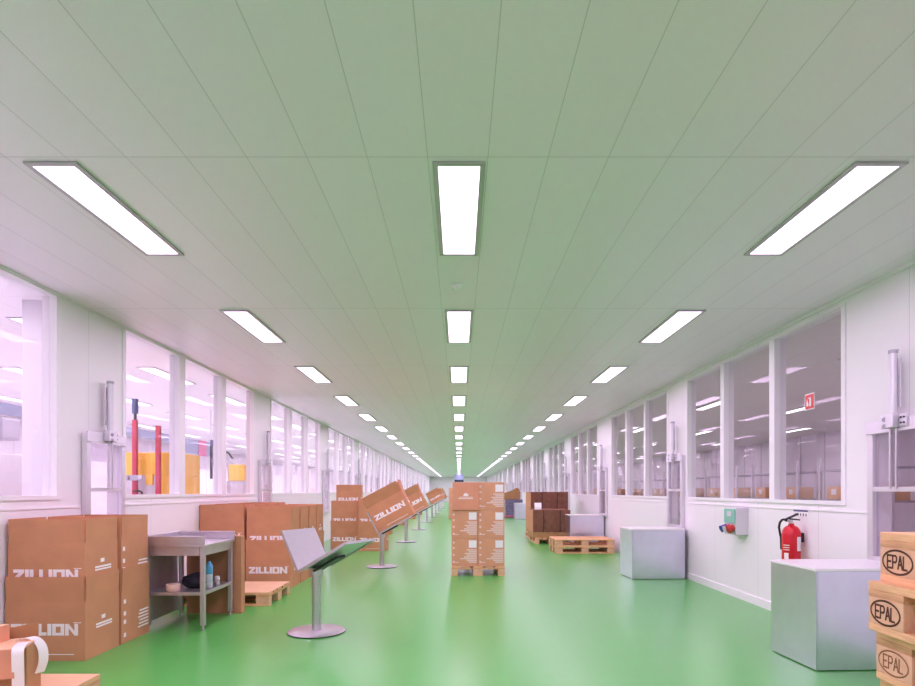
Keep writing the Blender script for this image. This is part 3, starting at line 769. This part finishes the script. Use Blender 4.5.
# ------------------------------------------------------------------ foreground bottom left
t = thing('carton', 'open carton with a hanging flap on the pallet at the bottom left corner', 'cardboard box', (-2.60, 3.178, .152), (0,0,R(22)))
mb = MB(); w, d, h = .52, .27, .285
mb.box(-w/2, w/2, -d/2, d/2, 0, h, 'carton_olive', .003); mb.build('body', t)
mb = MB(); mb.box(-w/2, w/2-.002, -d/2-.03, d/2-.05, h+.001, h+.007, 'ply', .001); mb.build('top_flap', t)
mb = MB(); mb.obox(Matrix.Translation((-.012,-d/2-.034,h+.004)) @ Matrix.Rotation(R(-6),4,'X') @ Matrix.Translation((0,0,-.075)), .46, .006, .15, 'carton_warm', .001); mb.build('front_flap', t)
mb = MB(); f = [(w/2-.01, d/2-.01, h), (w/2-.01, d/2-.01, h+.085), (-.02, d/2-.01, h+.035), (-.02, d/2-.01, h)]
mb.hexa([Vector(f[0]), Vector(f[3]), Vector(f[3])+Vector((0,.006,0)), Vector(f[0])+Vector((0,.006,0)), Vector(f[1]), Vector(f[2]), Vector(f[2])+Vector((0,.006,0)), Vector(f[1])+Vector((0,.006,0))], 'carton_olive'); mb.build('rear_flap', t)
mtx = Matrix.Translation((-2.60, 3.178, .152)) @ Matrix.Rotation(R(22),4,'Z')
P = lambda x, y, z: mtx @ Vector((x, y, z))
mb = MB(); mb.ribbon([P(.228,-.05,h+.012), P(.230,-.13,h+.014), P(.232,-.178,h+.0), P(.234,-.186,h-.06), P(.234,-.18,h-.15), P(.232,-.17,h-.25)], .055, .002, 'paper', mtx.to_3x3() @ Vector((1,0,0)))
tag(mb.build('paper_strap'), 'white paper strap hanging down the front of the bottom left carton', 'strap')
mb = MB(); mb.ribbon([P(.19,.02,h+.012), P(.235,.02,h+.022), P(.272,.02,h+.0), P(.296,.02,h-.05), P(.298,.02,h-.12), P(.280,.02,h-.18)], .05, .002, 'paper', Vector((.45,.85,0)))
tag(mb.build('paper_strap'), 'white paper strap arching over the right side of the bottom left carton', 'strap')
mb = MB(); mb.box(-.12, .12, -.09, .09, 0, .085, 'carton_warm', .003); mb.box(-.118, .118, -.088, .088, .0852, .087, 'ply')
tag(mb.build('small_carton', None, (-2.625, 3.20, .152+h+.008)), 'small orange-brown carton lying on top of the bottom left carton', 'cardboard box')

# ------------------------------------------------------------------ left room machines
t = thing('machine_enclosure', 'large yellow and white machine enclosure behind the second left window', 'machine', (-4.45, 8.9, 0))
mb = MB(); mb.box(-.37, .37, -.4, .4, 1.50, 1.83, 'yellow', .01); mb.build('upper_guard', t)
mb = MB(); mb.box(.12, .37, -.4, .4, 0, 1.498, 'yellow', .01); mb.build('side_guard', t)
mb = MB(); mb.box(-.37, .118, -.4, .4, 0, 1.498, 'grey', .01); mb.build('white_panel', t)
mb = MB(); mb.box(-.05, .05, -.43, -.401, 1.36, 1.52, 'yellow', .01); mb.build('yellow_tab', t)
for nm, x, zt, lab, blue in (('a', -4.60, 2.28, 'tall red post with a blue cylinder top in front of the yellow machine', True), ('b', -4.27, 2.20, 'shorter plain red post in front of the yellow machine', False)):
    t = thing('guard_post', lab, 'post', (x, 8.38, 0))
    mb = MB(); mb.box(-.03, .03, -.03, .03, .015, zt, 'postred', .004); mb.build('post', t)
    mb = MB(); mb.box(-.07, .07, -.07, .07, 0, .0145, 'alu'); mb.build('foot_plate', t)
    if blue:
        mb = MB(); mb.cyl((0,0,zt), (0,0,zt+.09), .02, 'black', 10); mb.build('joint', t)
        mb = MB(); mb.cyl((0,0,zt+.09), (0,0,zt+.30), .042, 'blue', 16); mb.build('cylinder', t)
        mb = MB(); mb.box(-.10, .10, -.05, -.031, 1.42, 1.50, 'robot', .008); mb.cyl((-.08,-.05,1.46), (-.08,-.09,1.46), .035, 'robot', 12); mb.cyl((.11,-.05,1.47), (.11,-.08,1.47), .03, 'grey', 12); mb.build('clamp', t)
        mb = MB(); mb.tube([(0,-.05,1.27),(.08,-.05,1.275),(.12,-.05,1.26),(.13,-.05,1.2)], .013, 'black'); mb.build('hose', t)
t = thing('overhead_beam', 'long blue-grey overhead beam with pink panels behind the left windows', 'beam', (-6.1, 5, 0))
mb = MB(); mb.box(-.05, .05, 0, 7.9, 2.30, 2.45, 'bluegrey'); mb.build('beam', t)
mb = MB(); mb.box(-.03, .03, 7.91, 9.9, 2.12, 2.45, 'bluegrey'); mb.build('banner', t)
for a, b_ in ((7.93, 8.05), (8.75, 9.15), (9.6, 9.78)):
    mb = MB(); mb.box(.031, .045, a, b_, 2.10, 2.46, 'pink'); mb.build('pink_panel', t)
for y in (.5, 7.5, 9.5):
    mb = MB(); mb.cyl((0,y,2.45), (0,y,3.25), .02, 'alu', 8); mb.build('hanger_rod', t)
# robot gripper with yellow crate
t = thing('robot_arm', 'grey robot arm with dark gripper behind the third pane of the second left window', 'robot', (-5.15, 13.4, 0))
mb = MB(); mb.cyl((0,0,0), (0,0,1.5), .12, 'robot', 20); mb.build('column', t)
mb = MB(); mb.tube([(0,0,1.5),(-.02,-.02,1.85),(-.2,-.03,1.97),(-.42,-.05,1.93)], .085, 'robot', 12); mb.build('arm', t)
mb = MB(); mb.cyl((-.45,-.06,1.55), (-.45,-.06,2.3), .03, 'black', 10); mb.cyl((-.42,-.06,2.3), (-.42,-.06,2.42), .05, 'blue', 10); mb.build('gripper', t)
mb = MB(); mb.tube([(-.3,-.1,2.0),(-.22,-.1,2.14),(-.05,-.1,2.14),(.05,-.1,2.0)], .022, 'black'); mb.build('hose', t)
t = thing('machine_cabinet', 'small square yellow machine cabinet in front of the robot arm', 'machine', (-4.85, 13.0, 0))
mb = MB(); mb.box(-.17, .17, -.15, .15, 1.50, 1.85, 'yellow', .01); mb.build('yellow_box', t)
mb = MB(); mb.box(-.14, .14, -.12, .12, .0, 1.499, 'grey', .01); mb.build('pedestal', t)
# machine half seen at the very left
t = thing('gearbox_machine', 'grey machine head on a white pedestal behind the nearest left window', 'machine', (-6.0, 7.55, 0))
mb = MB(); mb.box(-.3, .3, -.3, .3, 0, 1.75, 'grey', .02); mb.build('pedestal', t)
mb = MB(); mb.cyl((-.2,-.32,1.98), (.2,-.32,1.98), .13, 'robot', 20); mb.cyl((.0,-.2,1.75), (0,-.2,1.95), .08, 'robot', 14); mb.box(-.32, .32, -.2, .1, 1.92, 2.2, 'robot', .03); mb.build('machine_head', t)
mb = MB(); mb.tube([(-.25,-.4,1.8),(0,-.42,1.86),(.25,-.4,1.8)], .015, 'black'); mb.build('cable', t)
# smaller red and dark lifters behind the third left window
for i, (x, y, lab, c) in enumerate(((-5.0, 17.2, 'red lifter post with grey arm behind the third left window, left one', 'postred'), (-5.0, 19.4, 'short red lifter post behind the third left window, middle one', 'postred'), (-4.8, 19.9, 'dark lifter rod with cross arm behind the third left window, right one', 'black'))):
    t = thing('lifter', lab, 'machine', (x, y, 0))
    mb = MB(); mb.cyl((0,0,0), (0,0,1.5), .04, 'alu', 12); mb.build('column', t)
    mb = MB(); mb.cyl((0,0,1.5), (0,0,2.1 if i < 2 else 2.5), .055 if i < 2 else .035, c, 12); mb.build('cylinder', t)
    mb = MB(); mb.cyl((0,0,2.0), (-.55 if i == 0 else .35,0,2.08), .025, 'robot', 10); mb.build('arm', t)
mb = MB(); mb.box(-4.52, -4.22, 6.1, 6.4, 0, HS+.25, 'grey', .004); struct(mb.build('trim_99'))  # square pillar standing in the left room
# low white partition in the left room
t = thing('partition', 'tall white panelled partition standing far behind the left windows', 'partition', (-9.0, 20, 0))
for k in range(10):
    mb = MB(); mb.box(-.03, .03, -16+3.4*k, -16+3.4*k+3.34, 0, 2.0, 'sidewall', .01); mb.build('panel', t)

# ------------------------------------------------------------------ right room racks
def rack(label, loc):
    t = thing('storage_rack', label, 'rack', loc, group='racks of the right room')
    for x in (-.25, .25):
        for y in (-1.1, 1.1):
            mb = MB(); mb.box(x-.025, x+.025, y-.03, y+.03, 0, 2.0, 'alu'); mb.build('upright', t)
    for z in (.4, 1.05, 1.7):
        mb = MB(); mb.box(-.27, .27, -1.069, 1.069, z, z+.04, 'robot'); mb.build('shelf', t)
    return t
RK = None; SB = None
for i in range(9):
    y = 6.0 + 3.1*i; x = 8.4
    lab = f'grey storage rack with cartons behind the right windows, {ORD[i]} from the camera'
    if RK is None: RK = rack(lab, (x, y, 0))
    else: dup(RK, lab, (x, y, 0))
    for zz, zn in ((1.09, 'middle'),):
        for j in range(3):
            hgt = 1
            lb = f'brown carton on the {zn} shelf of the {ORD[i]} rack behind the right windows, {["near","central","far"][j]} one'
            if SB is None:
                t = thing('carton', lb, 'cardboard box', (x, y, 0), group='cartons on the right room racks')
                mb = MB(); mb.box(-.21, .21, -.25, .25, 0, .28, 'ply', .004); mb.build('body', t)
                mb = MB(); mb.box(-.212, -.2101, -.08, .08, .10, .22, 'paper'); mb.build('paper_label', t)
                SB = t; t.location = (x, y-.7+.7*j, zz)
            else: dup(SB, lb, (x, y-.7+.7*j+random.uniform(-.05,.05), zz))

# ------------------------------------------------------------------ world, camera, view
w = bpy.data.worlds.new('World'); scene.world = w; w.use_nodes = True
w.node_tree.nodes['Background'].inputs[0].default_value = (.9, .85, .95, 1); w.node_tree.nodes['Background'].inputs[1].default_value = .3
cam = bpy.data.cameras.new('Camera'); co = bpy.data.objects.new('Camera', cam); COL.objects.link(co)
co.location = (0, 0, H_EYE); co.rotation_euler = (R(90), 0, 0)
cam.sensor_width = 36; cam.lens = 590/915*36; cam.shift_y = 148/915; cam.shift_x = -1.5/915; cam.clip_start = .05; cam.clip_end = 300
scene.camera = co
scene.cycles.sample_clamp_direct = 1.0; scene.cycles.transparent_max_bounces = 24; scene.cycles.caustics_reflective = False
vs = scene.view_settings; vs.view_transform = 'Standard'; vs.look = 'None'; vs.gamma = 1; vs.use_curve_mapping = False; vs.exposure = 1.9
